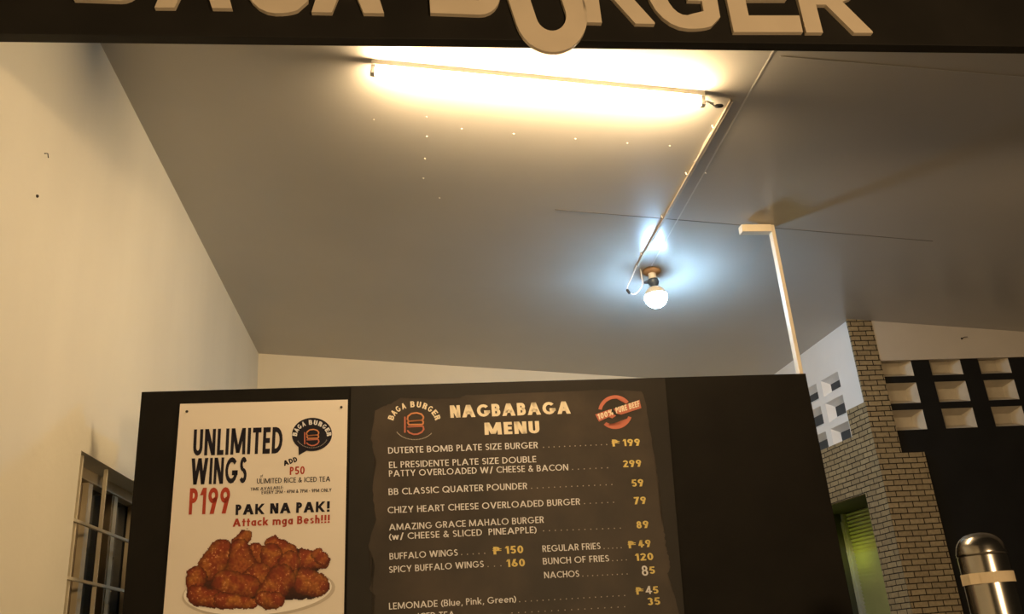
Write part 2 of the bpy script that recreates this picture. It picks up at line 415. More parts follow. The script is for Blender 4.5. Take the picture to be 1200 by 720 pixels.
# far wall with pierced blocks, black below a cream beam
FY = 4.66
us = [2.80]; cols = [(2.853+0.3135*k, 2.853+0.3135*k+0.197) for k in range(8)]
for a, b in cols: us += [a, b]
us.append(6.6)
vs = [0.0]
rows = [(1.068, 1.185), (1.225, 1.347), (1.388, 1.52)]
for a, b in rows: vs += [EYE+a, EYE+b]
vs.append(4.0)
bm = bmesh.new()
cells(bm, Vector((0, FY, 0)), XV, Z3, YV, us, vs, {(1+2*i, 1+2*j) for i in range(8) for j in range(3)}, 0.12)
wall_far = obj('wall_far', bm, M['blackwall'], kind='structure')
for a, b in cols:
    for c, d in rows: block(Vector((0, FY, 0)), XV, Z3, YV, a, b, EYE+c, EYE+d, wall_far, M['blockin'], 0.045, 0.030, 0.055)
bm = bmesh.new(); abox(bm, 2.85, 6.6, FY-0.012, FY+0.03, EYE+1.482, 4.0)
beam = obj('trim_2', bm, M['beam'], kind='structure')
c = hit(1127, 397, YV, FY-0.012); bm = bmesh.new()
tube(bm, [c, c+Vector((0,-0.012,0)), c+Vector((0.01,-0.016,0.004)), c+Vector((0.03,-0.014,0.005))], 0.002, 8)
lathe(bm, c, -YV, [(0.007,0),(0.006,0.004),(0,0.005)], 10)
obj('nail', bm, M['screw'], beam, smooth=True)

# ------------------------------------------------------------------ flat print helpers (a plane, photo measurements -> real plane)
class Sheet:
    def __init__(s, n, c): s.n, s.c = n, c
    def p(s, x, y, off=0.0): return hit(x, y, s.n, s.c-off)
    def poly(s, bm, pts, off):
        return bm.faces.new([bm.verts.new(s.p(x, y, off)) for x, y in pts])
    def disc(s, bm, x, y, rx, ry, off, n=12, a=0.0):
        s.poly(bm, [(x+rx*math.cos(t)*math.cos(a)-ry*math.sin(t)*math.sin(a), y+rx*math.cos(t)*math.sin(a)+ry*math.sin(t)*math.cos(a)) for t in [k*2*math.pi/n for k in range(n)]], off)
    def stroke(s, bm, pts, w, off, closed=False):
        q = list(pts) + ([pts[0]] if closed else [])
        for (xa, ya), (xb, yb) in zip(q, q[1:]):
            l = math.hypot(xb-xa, yb-ya) or 1; nx, ny = -(yb-ya)/l*w/2, (xb-xa)/l*w/2
            s.poly(bm, [(xa+nx,ya+ny),(xb+nx,yb+ny),(xb-nx,yb-ny),(xa-nx,ya-ny)], off)
        for x, y in q: s.disc(bm, x, y, w/2, w/2, off+0.00002, 8)
# geometric lettering: every glyph is a set of filled strokes, capitals one unit high, stroke t
def _arc(cx, cy, rx, ry, a0, a1, tx, ty=None, n=None):
    ty = ty or tx
    n = n or max(4, int(abs(a1-a0)/22)); q = []
    for k in range(n):
        b0, b1 = math.radians(a0+(a1-a0)*k/n), math.radians(a0+(a1-a0)*(k+1)/n)
        q.append([(cx+(rx-tx)*math.cos(b0), cy+(ry-ty)*math.sin(b0)), (cx+rx*math.cos(b0), cy+ry*math.sin(b0)), (cx+rx*math.cos(b1), cy+ry*math.sin(b1)), (cx+(rx-tx)*math.cos(b1), cy+(ry-ty)*math.sin(b1))])
    return q
def _r(x0, y0, x1, y1): return [[(x0,y0),(x1,y0),(x1,y1),(x0,y1)]]
def _d(x0, y0, x1, y1, h): return [[(x0-h,y0),(x0+h,y0),(x1+h,y1),(x1-h,y1)]]
def glyph(c, t):
    """polygons and advance width of one character"""
    g = t*0.62                                  # half horizontal width of a diagonal
    e = t*0.9                                   # horizontal strokes
    X = 0.70                                    # x height
    if c == ' ': return [], 0.36
    if c == 'A':
        w = .86+t*.5; return _d(g,0,w/2,1,g)+_d(w-g,0,w/2,1,g)+_r(w*.24,.24,w*.76,.24+e), w
    if c == 'B': 
        w = .56+t*.3; return _r(0,0,t,1)+_r(t,0,w-.26,e)+_r(t,.53-e/2,w-.26,.53+e/2)+_r(t,1-e,w-.27,1)+_arc(w-.28,.265+e/4,.28,.265+e/4,-90,90,t,e)+_arc(w-.30,.765-e/4,.26,.235+e/4,-90,90,t,e), w
    if c == 'C': w = .80; return _arc(.5,.5,.5,.5,45,315,t,e), w
    if c == 'D': w = .72; return _r(0,0,t,1)+_r(t,0,w-.45,e)+_r(t,1-e,w-.45,1)+_arc(w-.46,.5,.46,.5,-90,90,t,e), w
    if c == 'E': w = .50; return _r(0,0,t,1)+_r(t,0,w,e)+_r(t,.5-e/2,w*.95,.5+e/2)+_r(t,1-e,w,1), w
    if c == 'F': w = .48; return _r(0,0,t,1)+_r(t,.5-e/2,w*.92,.5+e/2)+_r(t,1-e,w,1), w
    if c == 'G': w = .96; return _arc(.48,.5,.48,.5,42,360,t,e)+_r(.52,.5-e,.96,.5), w
    if c == 'H': w = .66; return _r(0,0,t,1)+_r(w-t,0,w,1)+_r(t,.52-e/2,w-t,.52+e/2), w
    if c == 'I': return _r(0,0,t,1), t
    if c == 'K': w = .66+t*.8; return _r(0,0,t,1)+_d(t*.8,.36,w-g,1,g*.95)+_d(w-g,0,t+g*.4,.54,g), w
    if c == 'L': w = .45; return _r(0,0,t,1)+_r(t,0,w,e), w
    if c == 'M': w = .92+t*.5; return _d(t/2,0,t/2+.03,1,t/2)+_d(w-t/2,0,w-t/2-.03,1,t/2)+_d(w/2,.06,t*.6+.03,1,g*.9)+_d(w/2,.06,w-t*.6-.03,1,g*.9), w
    if c == 'N': w = .74; return _r(0,0,t,1)+_r(w-t,0,w,1)+_d(w-g,0,g,1,g), w
    if c == 'O': return _arc(.5,.5,.5,.5,0,360,t,e), 1.0
    if c == 'P': w = .52; return _r(0,0,t,1)+_r(t,.43,w-.26,.43+e)+_r(t,1-e,w-.26,1)+_arc(w-.29,.715,.29,.285,-90,90,t,e), w
    if c == 'Q': return _arc(.5,.5,.5,.5,0,360,t,e)+_d(.92,-.02,.62,.36,g), 1.0
    if c == 'R': w = .56+t*.2; return _r(0,0,t,1)+_r(t,.45,w-.26,.45+e)+_r(t,1-e,w-.26,1)+_arc(w-.30,.725,.28,.275,-90,90,t,e)+_d(w-g,0,t+g+.06,.5,g), w
    if c == 'S': w = .52+t*.2; return _arc(w/2,.74-e*.12,w/2-.02,.26+e*.12,25,270,t,e,10)+_arc(w/2,.27+e*.10,w/2,.27+e*.10,-150,90,t,e,10), w
    if c == 'T': w = .54+t*.2; return _r(w/2-t/2,0,w/2+t/2,1)+_r(0,1-e,w,1), w
    if c == 'U': w = .64; return _r(0,.32,t,1)+_r(w-t,.32,w,1)+_arc(w/2,.32,w/2,.32,180,360,t,e), w
    if c == 'V': w = .80+t*.4; return _d(w/2,0,g,1,g)+_d(w/2,0,w-g,1,g), w
    if c == 'W': w = 1.16+t*.6; return _d(w*.27,0,g,1,g)+_d(w*.27,0,w/2,1,g)+_d(w*.73,0,w/2,1,g)+_d(w*.73,0,w-g,1,g), w
    if c == 'X': w = .72+t*.3; return _d(g,0,w-g,1,g)+_d(w-g,0,g,1,g), w
    if c == 'Y': w = .74+t*.3; return _r(w/2-t/2,0,w/2+t/2,.46)+_d(w/2,.40,g,1,g)+_d(w/2,.40,w-g,1,g), w
    if c == 'Z': w = .62+t*.2; return _r(0,0,w,e)+_r(0,1-e,w,1)+_d(g,e*.5,w-g,1-e*.5,g), w
    if c == '0': w = .56+t*.2; return _arc(w/2,.5,w/2,.5,0,360,t,e), w
    if c == '1': w = .30+t*.5; return _r(w-t,0,w,1)+_d(g*.9,.72,w-t*.6,1,g*.9), w
    if c == '2': w = .54+t*.2; return _arc(w/2,.71,w/2,.29,-25,165,t,e)+_r(0,0,w,e)+_d(g,e*.5,w-g*1.2,.60,g), w
    if c == '3': w = .52+t*.2; return _arc(w/2,.75-e*.2,w/2-.02,.25+e*.2,-90,155,t,e)+_arc(w/2,.275+e*.15,w/2,.275+e*.15,-155,90,t,e), w
    if c == '4': w = .62+t*.2; return _r(w-t*1.9,0,w-t*.9,1)+_r(0,.22,w,.22+e)+_d(g,.22+e*.5,w-t*1.4,1,g), w
    if c == '5': w = .54+t*.2; return _r(.10,1-e,w-.03,1)+_d(t*.55,.48,.10+t*.5,1,t*.5)+_arc(w/2,.32,w/2,.32,-150,140,t,e,10), w
    if c == '6': w = .58+t*.2; return _arc(w/2,.30,w/2,.30,0,360,t,e)+_d(g*1.1+.02,.38,w*.56,1,g*1.05), w
    if c == '7': w = .54+t*.2; return _r(0,1-e,w,1)+_d(w*.26,0,w-g,1-e*.4,g), w
    if c == '8': w = .52+t*.2; return _arc(w/2,.75-e*.2,w/2-.03,.25+e*.2,0,360,t,e)+_arc(w/2,.275+e*.15,w/2,.275+e*.15,0,360,t,e), w
    if c == '9': w = .58+t*.2; return _arc(w/2,.70,w/2,.30,0,360,t,e)+_d(w*.44,0,w-g*1.1-.02,.62,g*1.05), w
    if c == '&': w = .74; return _arc(.34,.78,.20,.22,-40,220,t,e)+_arc(.30,.27,.30,.27,60,330,t,e)+_d(w-g,0,.22,.74,g)+_d(.50,.16,w-g,.44,g), w
    if c == '%': w = .90; return _arc(.20,.76,.20,.24,0,360,t*.8,e*.8)+_arc(.70,.24,.20,.24,0,360,t*.8,e*.8)+_d(.22,0,.68,1,g*.7), w
    if c == '/': return _d(g,-.08,.42,1.05,g), .42+g
    if c == '(': return _arc(.55,.42,.55,.66,122,238,t,e,6), .26
    if c == ')': return _arc(-.29,.42,.55,.66,-58,58,t,e,6), .26
    if c == ',': return _d(t*.4,-.16,t*.8,.14,t*.45), t*1.2
    if c == '.': return _r(0,0,t*1.1,t*1.1), t*1.1
    if c == ':': return _r(0,0,t*1.1,t*1.1)+_r(0,.48,t*1.1,.48+t*1.1), t*1.1
    if c == '-': return _r(0,.36,.30,.36+e), .30
    if c == '!': return _r(.02,.30,.02+t*1.05,1)+_r(.02,0,.02+t*1.05,e), t*1.05+.04
    # lower case
    if c == 'a': w = .58; return _arc(.29,.35,.29,.35,0,360,t,e)+_r(w-t,0,w,X), w
    if c == 'c': w = .52; return _arc(.33,.35,.33,.35,48,312,t,e), w
    if c == 'e': w = .62; return _arc(.31,.35,.31,.35,0,318,t,e)+_r(t*.6,.35-e*.4,w-t*.4,.35+e*.4), w
    if c == 'f': w = .36; return _r(.10,0,.10+t,.84)+_arc(.30,.80,.20,.22,75,180,t,e)+_r(0,X-e,w,X), w
    if c == 'g': w = .58; return _arc(.29,.35,.29,.35,0,360,t,e)+_r(w-t,-.02,w,X)+_arc(.29,-.03,.29,.26,-150,0,t,e), w
    if c == 'h': w = .54; return _r(0,0,t,1.04)+_r(w-t,0,w,.42)+_arc(w/2,.42,w/2,.28,0,180,t,e), w
    if c == 'i': return _r(0,0,t,X)+_r(0,.84,t,.84+t), t
    if c == 'k': w = .46+t*.9; return _r(0,0,t,1.04)+_d(t*.9,.24,w-g*1.1,X,g)+_d(w-g,0,t+g*.5,.40,g), w
    if c == 'l': return _r(0,0,t,1.04), t
    if c == 'm': w = .88+t*.3; return _r(0,0,t,X)+_r(w/2-t/2,0,w/2+t/2,.44)+_r(w-t,0,w,.44)+_arc(w/4+t/4,.44,w/4+t/4,.26,0,180,t,e)+_arc(w*.75-t/4,.44,w/4+t/4,.26,0,180,t,e), w
    if c == 'n': w = .54; return _r(0,0,t,X)+_r(w-t,0,w,.42)+_arc(w/2,.42,w/2,.28,0,180,t,e), w
    if c == 'o': w = .66; return _arc(.33,.35,.33,.35,0,360,t,e), w
    if c == 'r': w = .34; return _r(0,0,t,X)+_arc(.26,.42,.26,.28,50,180,t,e), w
    if c == 's': w = .42+t*.2; return _arc(w/2,.52,w/2-.01,.18,20,270,t,e,8)+_arc(w/2,.19,w/2,.19,-160,90,t,e,8), w
    if c == 't': w = .34+t*.3; return _r(w/2-t/2,0,w/2+t/2,.94)+_r(0,X-e,w,X), w
    if c == 'u': w = .54; return _r(0,.28,t,X)+_r(w-t,0,w,X)+_arc(w/2,.28,w/2,.28,180,360,t,e), w
    if c == 'w': w = .84+t*.4; return _d(w*.28,0,g,X,g)+_d(w*.28,0,w/2,X,g)+_d(w*.72,0,w/2,X,g)+_d(w*.72,0,w-g,X,g), w
    raise KeyError(c)
def glyphs(body, t, gap):
    polys = []; x = 0.0
    for i, ch in enumerate(body):
        g, w = glyph(ch, t)
        polys += [[(a+x, b) for a, b in p] for p in g]
        x += w + (gap if ch != ' ' else 0.0)
    return polys, x-gap
def text(sh, bm, body, x0, y0, x1, y1, cap, off, t=0.12, lean=None, gap=None):
    """a line of lettering with its baseline from (x0,y0) to (x1,y1) and capitals cap high"""
    polys, w = glyphs(body, t, gap if gap is not None else 0.13)
    ux, uy = (x1-x0)/w, (y1-y0)/w
    if lean is None:
        xm, ym = (x0+x1)/2, (y0+y1)/2; dx, dy = ZX-xm, ZY-ym; l = math.hypot(dx, dy); lx, ly = dx/l*cap, dy/l*cap
    else: lx, ly = lean[0]*cap, lean[1]*cap
    for i, p in enumerate(polys):
        try: bm.faces.new([bm.verts.new(sh.p(x0+a*ux+b*lx, y0+a*uy+b*ly, off)) for a, b in p])
        except ValueError: pass
def peso(sh, bm, x0, y0, x1, y1, cap, off, t=0.22):
    text(sh, bm, 'P', x0, y0, x1, y1, cap, off, t)
    for t in (0.50, 0.72):
        sh.stroke(bm, [(x0-1.0, y0-cap*t), (x1+1.2, y1-cap*t)], 0.8, off)
def dots(sh, bm, x0, y0, x1, y1, n, r, off):
    for k in range(n):
        t = k/(n-1); sh.disc(bm, x0+(x1-x0)*t, y0+(y1-y0)*t, r, r, off, 6)
def flat(name, bm, m, parent, label=None):
    o = obj(name, bm, m, parent, label=label); return o

# ------------------------------------------------------------------ overhead sign with raised letters
TF = math.radians(1.0)
NF = Vector((math.sin(TF), math.cos(TF), 0)); UF = Vector((math.cos(TF), -math.sin(TF), 0)); CF = 2.0
OF = NF*CF
sign = empty('sign_fascia', OF + Z3*(EYE+1.597), 'long black overhead sign fascia with raised cream letters BAGA BURGER', 'sign')
bm = bmesh.new(); obox(bm, OF, UF, Z3, NF, -1.06, 4.2, EYE+1.597, EYE+2.32, 0.0, 0.035, 0.002)
obj('sign_panel', bm, M['fascia'], sign)
LT = 0.014                                    # letter thickness
def arcp(cx, cy, rx, ry, a0, a1, n=10):
    return [(cx+rx*math.cos(math.radians(a0+(a1-a0)*k/n)), cy+ry*math.sin(math.radians(a0+(a1-a0)*k/n))) for k in range(n+1)]
# letter outlines: x 0..1 across, y 0..1 upward; outer loop, then holes
def L_B(t, w):
    o = [(0,0)] + arcp(w-.28,.28,.28,.28,-90,60,10) + arcp(w-.30,.76,.25,.24,-50,90,10) + [(0,1)]
    h1 = [(t,t*.9)] + arcp(w-.28,.28,.28-t*.95,.28-t*.9,-90,90,8) + [(t,.56-t*.9)]
    h1 = [(t,t*.9)] + arcp(w-.29,.29,.11,.11,-90,90,8) + [(t,.40)]
    h2 = [(t,.60)] + arcp(w-.32,.71,.10,.11,-90,90,8) + [(t,.82)]
    return o, [h1, h2]
def L_A(t, w):
    o = [(0,0),(t*1.15,0),(t*1.15+.09,.22),(w-t*1.15-.09,.22),(w-t*1.15,0),(w,0),(w/2+t*.62,1),(w/2-t*.62,1)]
    return o, [[(t*1.15+.155,.38),(w-t*1.15-.155,.38),(w/2,.80)]]
def L_E(t, w):
    return [(0,0),(w,0),(w,t*.9),(t,t*.9),(t,.41),(w*.86,.41),(w*.86,.41+t*.9),(t,.41+t*.9),(t,1-t*.9),(w*.97,1-t*.9),(w*.97,1),(0,1)], []
def L_R(t, w):
    o = [(0,0),(t,0),(t,.36),(w*.40,.36),(w*.72,0),(w,0),(w,.02),(w*.66,.40)] + arcp(w-.32,.70,.30,.30,-60,90,10) + [(0,1)]
    return o, [[(t,.54)] + arcp(w-.34,.69,.13,.14,-90,90,8) + [(t,.82)]]
def L_G(t, w):
    c = w/2; R = w/2
    o = arcp(c,.48,R,.50,40,270,16) + arcp(c+.02,.10,.36,.12,-90,-40,4)+[(w*.98,.14),(w*.98,.50),(w*.56,.50),(w*.56,.34),(w*.76,.34),(w*.76,.21)]
    o += arcp(c,.48,R-t,.33,-70,-320,16)
    return o, []
def L_U(t, w):
    o = [(0,1)] + arcp(w/2,.36,w/2,.36,180,360,16) + [(w,1),(w-t,1)] + arcp(w/2,.36,w/2-t,.36-t*.95,360,180,16) + [(t,1)]
    return o, []
from mathutils.geometry import tessellate_polygon
def letter(fn, t, w, xa, ya, xb, yb, up, name_label):
    """raised letter with its foot from pixel (xa,ya) to (xb,yb); up = pixel vector of its height"""
    o, holes = fn(t, w)
    loops = [o] + holes
    def px(a, b): return (xa + (xb-xa)*a/w + up[0]*b, ya + (yb-ya)*a/w + up[1]*b)
    bm = bmesh.new(); flatl = []; fr = []; bk = []
    for lp in loops:
        A, B = [], []
        for a, b in lp:
            p = hit(*px(a, b), NF, CF-LT)
            A.append(bm.verts.new(p)); B.append(bm.verts.new(p + NF*(LT-0.0005)))
        for i in range(len(A)):
            k = (i+1) % len(A); bm.faces.new((A[i], A[k], B[k], B[i]))
        fr += A; bk += B
    tri = tessellate_polygon([[Vector((a, b, 0)) for a, b in lp] for lp in loops])
    for q in tri:
        for S in (fr, bk):
            try: bm.faces.new([S[i] for i in q])
            except ValueError: pass
    return obj('letter', bm, M['letter'], sign, label=name_label)
H = 94
def upv(x, h=H): 
    dx, dy = ZX-x, ZY-20; l = math.hypot(dx, dy); return (dx/l*h, dy/l*h)
letter(L_B, .22, .86, 86, -1, 166, 2, upv(120), 'cream raised letter B opening the word BAGA')
letter(L_A, .22, .98, 181, 8.5, 272, 9.5, upv(225), 'cream raised letter A second in BAGA')
letter(L_G, .22, .90, 283, 13, 362, 14, upv(322), 'cream raised letter G in BAGA')
letter(L_A, .22, .90, 365, 14, 450, 15.5, upv(407), 'cream raised letter A closing the word BAGA')
letter(L_B, .22, .90, 504.5, 15, 588, 18, upv(545), 'cream raised letter B opening the word BURGER')
letter(L_U, .215, .74, 619.5, 71, 700, 48, (-39, -118), 'larger tilted cream letter U hanging below the sign edge')
letter(L_R, .21, .88, 686, 26, 767.5, 28, upv(727), 'cream raised letter R in the middle of BURGER')
letter(L_G, .22, .88, 765, 30.5, 848, 33, upv(806), 'cream raised letter G in BURGER')
letter(L_E, .235, .88, 860, 37.5, 941, 37.5, upv(900), 'cream raised letter E in BURGER')
letter(L_R, .21, .84, 945, 38, 1023, 38.5, upv(984), 'cream raised letter R closing the word BURGER')

# ------------------------------------------------------------------ fluorescent tube on the ceiling
a = chit(434, 84, -0.05); b = chit(826, 121, -0.05)
ua = (b-a).normalized(); tl = (b-a).length
na = (NCU - ua*NCU.dot(ua)).normalized(); va = na.cross(ua)
fix = empty('fluorescent_tube_light', (a+b)/2 + na*0.05, 'warm lit fluorescent tube fixture fixed flat on the ceiling', 'ceiling light')
bm = bmesh.new(); obox(bm, a, ua, va, na, 0.0, tl, -0.013, 0.013, 0.026, 0.051, 0.003)
obj('batten', bm, M['batten'], fix)
for s0, s1 in ((0.0, 0.018), (tl-0.018, tl)):
    bm = bmesh.new(); obox(bm, a, ua, va, na, s0, s1, -0.012, 0.012, -0.015, 0.0255, 0.003)
    obj('end_holder', bm, M['plastic'], fix)
bm = bmesh.new(); tube(bm, [a+ua*(0.02+(tl-0.04)*k/8) for k in range(9)], 0.0145, 20)
obj('glowing_tube', bm, M['tube'], fix, smooth=True)
# supply lead from tube to conduit
cs, ce = chit(857, 116.4), chit(744.5, 314.5)
uc = (ce-cs).normalized(); vc = NCU.cross(uc); lc = (ce-cs).length
p0 = b + ua*0.006; pz = chit(846, 125.5, -0.012)
bm = bmesh.new(); tube(bm, spline([p0+na*0.012, p0+ua*0.025+na*0.0-va*0.004, chit(829,119,-0.03), chit(837,124.0,-0.018), pz]), 0.0035, 8)
lead = obj('lead_wire', bm, M['wire'], fix, smooth=True)
bm = bmesh.new(); q0, q1 = chit(838,124.5,-0.02), chit(847,124,-0.012); tube(bm, [q0, q0.lerp(q1,.2), q0.lerp(q1,.8), q1], [0.005,0.008,0.008,0.005], 10)
obj('connector', bm, M['blackplastic'], fix, smooth=True)

# ------------------------------------------------------------------ cable conduit
con = empty('cable_conduit', (cs+ce)/2, 'thin cream cable trunking running along the ceiling to the bare bulb', 'cable trunking')
bm = bmesh.new()
obox(bm, cs, uc, vc, NCU, 0, lc, -0.0055, 0.0055, -0.011, 0.0, 0.002)
obj('trunking', bm, M['trunk'], con)
bm = bmesh.new(); obox(bm, cs, uc, vc, NCU, 0.002, lc-0.002, -0.006, -0.004, -0.0125, -0.003, 0.0006); obox(bm, cs, uc, vc, NCU, 0.002, lc-0.002, 0.004, 0.006, -0.0125, -0.003, 0.0006)
obj('trunking_lip', bm, M['trunk'], con)
for t in (0.12, 0.36, 0.62, 0.88):
    bm = bmesh.new(); c = cs+uc*lc*t; tube(bm, [c+vc*0.012-NCU*0.012, c+vc*0.016-NCU*0.008, c+vc*0.018], 0.003, 8)
    obj('trunking_clip', bm, M['plastic'], con)
bm = bmesh.new(); c0 = cs+uc*lc*0.14+vc*0.012; tube(bm, spline([c0-NCU*0.012, c0+vc*0.012+uc*0.05-NCU*0.03, c0+vc*0.006+uc*0.16-NCU*0.028, c0+uc*0.22-NCU*0.008]), 0.0015, 6)
obj('loose_string', bm, M['wire'], con, smooth=True)

# ------------------------------------------------------------------ bare bulb
bc = chit(763.5, 318); 
bulb = empty('ceiling_bulb', bc, 'glowing cool white bare bulb in a dark socket hanging under the ceiling', 'light bulb')
DN = Vector((0.03, 0, -1)).normalized()
bm = bmesh.new(); lathe(bm, bc+Vector((0,0,0.002)), -NCU, [(0.048,0),(0.050,0.006),(0.044,0.013),(0.026,0.017),(0,0.018)], 32)
obj('ceiling_rose', bm, M['rose'], bulb, smooth=True)
bm = bmesh.new(); lathe(bm, bc, DN, [(0.021,0.014),(0.021,0.040),(0.018,0.046)], 24)
obj('socket_neck', bm, M['plastic'], bulb, smooth=True)
bm = bmesh.new(); lathe(bm, bc, DN, [(0.016,0.044),(0.026,0.048),(0.030,0.062),(0.027,0.078),(0.018,0.084),(0.018,0.094)], 24)
tube(bm, [bc+DN*0.062-XV*0.024, bc+DN*0.064-XV*0.040, bc+DN*0.066-XV*0.052], [0.012,0.010,0.006], 10)
obj('socket_adapter', bm, M['socket'], bulb, smooth=True)
RB = 0.060; HC = 0.150
ring = lambda t: (RB*math.cos(math.radians(t)) if t < 89.9 else 0.0, HC + RB*math.sin(math.radians(t)))
bm = bmesh.new(); lathe(bm, bc, DN, [(0.0165,0.090),(0.018,0.096)] + [ring(-66+58*k/8) for k in range(9)], 32)
obj('bulb_housing', bm, M['plastic'], bulb, smooth=True)
bm = bmesh.new(); lathe(bm, bc, DN, [ring(-8+98*k/12) for k in range(13)], 32)
obj('glowing_globe', bm, M['bulb'], bulb, smooth=True)
# wire loop between the trunking and the socket
yl = ce.y+0.004
pw = lambda x, y: hit(x, y, YV, yl)
bm = bmesh.new()
tube(bm, spline([chit(746, 311.5, -0.010), pw(741, 324), pw(735.5, 336), pw(736.3, 341.5), pw(742, 345), pw(748, 341.5), pw(753, 333.5), pw(752, 325), pw(750, 313)]), 0.0032, 8)
obj('wire_loop', bm, M['wire'], bulb, smooth=True)
bm = bmesh.new(); tube(bm, [pw(734.2,339.2), pw(735,340.2), pw(737.6,343.6), pw(738.6,344.6)], [0.004,0.0075,0.0075,0.004], 10)
obj('wire_splice', bm, M['blackplastic'], bulb, smooth=True)

# ------------------------------------------------------------------ steel post
pt = chit(905, 263)
post = empty('steel_post', (pt.x, pt.y, 0), 'thin cream square post from floor to ceiling behind the black menu board', 'post')
bm = bmesh.new(); 
h0 = cz(pt.x, pt.y)
abox(bm, pt.x-0.009, pt.x+0.009, pt.y, pt.y+0.036, 0.0, h0-0.002, 0.002)
obj('post_shaft', bm, M['steelpaint'], post)
bm = bmesh.new(); abox(bm, pt.x-0.160, pt.x-0.0095, pt.y-0.006, pt.y+0.036, h0-0.040, h0-0.002, 0.002)
obj('top_bracket', bm, M['steelpaint'], post)
bm = bmesh.new(); abox(bm, pt.x-0.05, pt.x+0.05, pt.y-0.03, pt.y+0.066, 0.0, 0.006, 0.001)
obj('foot_plate', bm, M['steelpaint'], post)

# ------------------------------------------------------------------ black menu board (free-standing partition)
TB = math.radians(0.4)
NB = Vector((-math.sin(TB), math.cos(TB), 0)); UB = Vector((math.cos(TB), math.sin(TB), 0)); CB_ = 3.1
OB = NB*CB_
bl = (hit(166,459.5,NB,CB_)-OB).dot(UB); brr = (hit(944,438,NB,CB_)-OB).dot(UB); bt = (hit(166,459.5,NB,CB_).z+hit(944,438,NB,CB_).z)/2
board = empty('partition_board', OB + UB*(bl+brr)/2, 'large black free-standing partition board carrying the poster and the menu', 'board')
bm = bmesh.new(); obox(bm, OB, UB, Z3, NB, bl, brr, 0.02, bt, 0.0, 0.018, 0.001)
obj('face_panel', bm, M['board'], board)
bm = bmesh.new()
for u in (bl+0.02, bl+0.19, (bl+brr)/2-0.02, brr-0.06): obox(bm, OB, UB, Z3, NB, u, u+0.04, 0.0, bt-0.021, 0.0181, 0.058, 0.002)
for z in (0.03, 1.1): obox(bm, OB, UB, Z3, NB, bl+0.06, brr-0.06, z, z+0.04, 0.0181, 0.055, 0.002)
obj('rear_frame', bm, M['board'], board)
for u in (bl+0.15, brr-0.018):
    bm = bmesh.new(); obox(bm, OB, UB, Z3, NB, u, u+0.018, 0.0, bt-0.0195, 0.0185, 0.40, 0.001)
    obj('side_panel', bm, M['board'], board)
bm = bmesh.new(); obox(bm, OB, UB, Z3, NB, bl+0.15, brr, bt-0.019, bt-0.001, 0.0185, 0.40, 0.001)
obj('top_panel', bm, M['board'], board)

# ------------------------------------------------------------------ chicken wings poster
PS = Sheet(NB, CB_)
PT = 0.004
poster = empty('promo_poster', PS.p(300, 700), 'white chicken wings poster with large UNLIMITED WINGS lettering on the black board', 'poster')
cn = [PS.p(211.4,474), PS.p(407.6,469), PS.p(402.3,760), PS.p(188.4,760)]
bm = bmesh.new(); box8(bm, [p - NB*0.0005 for p in cn] + [p - NB*PT for p in cn])
obj('poster_sheet', bm, M['paper'], poster)
INK = PT + 0.0006
def ptext(name, body, x0, y0, x1, y1, cap, m, t=0.14, label=None, off=INK, **k):
    bm = bmesh.new(); text(PS, bm, body, x0, y0, x1, y1, cap, off, t, **k)
    return flat(name, bm, M[m], poster, label)
ptext('headline_lettering', 'UNLIMITED', 226, 534.5, 330.5, 531.5, 31, 'inkdark', 0.21, 'tall black lettering UNLIMITED')
ptext('headline_lettering', 'WINGS', 223, 568.5, 288.5, 566.5, 31, 'inkdark', 0.21, 'tall black lettering WINGS')
ptext('price_lettering', 'P199', 221, 603.5, 268.5, 602, 31, 'inkred', 0.20, 'tall red lettering P199')
ptext('small_lettering', 'ADD', 333, 546.5, 349, 541, 6, 'inkdark', 0.24, lean=(-.3, -.95))
ptext('price_lettering', 'P50', 339.5, 557, 357, 556, 9.5, 'inkred', 0.2, 'red lettering P50')
ptext('small_lettering', 'of', 305, 560, 308, 559.5, 3.5, 'inkdark', 0.15)
ptext('small_lettering', 'ULIMITED RICE & ICED TEA', 301, 567.2, 387, 564.5, 6, 'inkdark', 0.15)
ptext('small_lettering', 'TIME AVAILABLE:', 293.5, 575.5, 332, 573.3, 3.6, 'inkdark', 0.16)
ptext('small_lettering', 'EVERY 2PM - 4PM & 7PM - 9PM ONLY', 306.5, 579.5, 388.5, 576.5, 4, 'inkdark', 0.17)
ptext('slogan_lettering', 'PAK NA PAK!', 276, 604, 386.5, 600, 12.3, 'inkdark', 0.235, 'bold black lettering PAK NA PAK!')
ptext('slogan_lettering', 'Attack mga Besh!!!', 272.5, 617.8, 386.5, 613, 9.5, 'inkred', 0.215, 'bold red lettering Attack mga Besh')
for x, y in ((219, 482.5), (400, 477.5)):
    bm = bmesh.new(); lathe(bm, PS.p(x, y, PT), -NB, [(0.0048,0),(0.0045,0.0016),(0.002,0.0026),(0,0.0027)], 14)
    obj('screw', bm, M['screw'], poster, smooth=True)
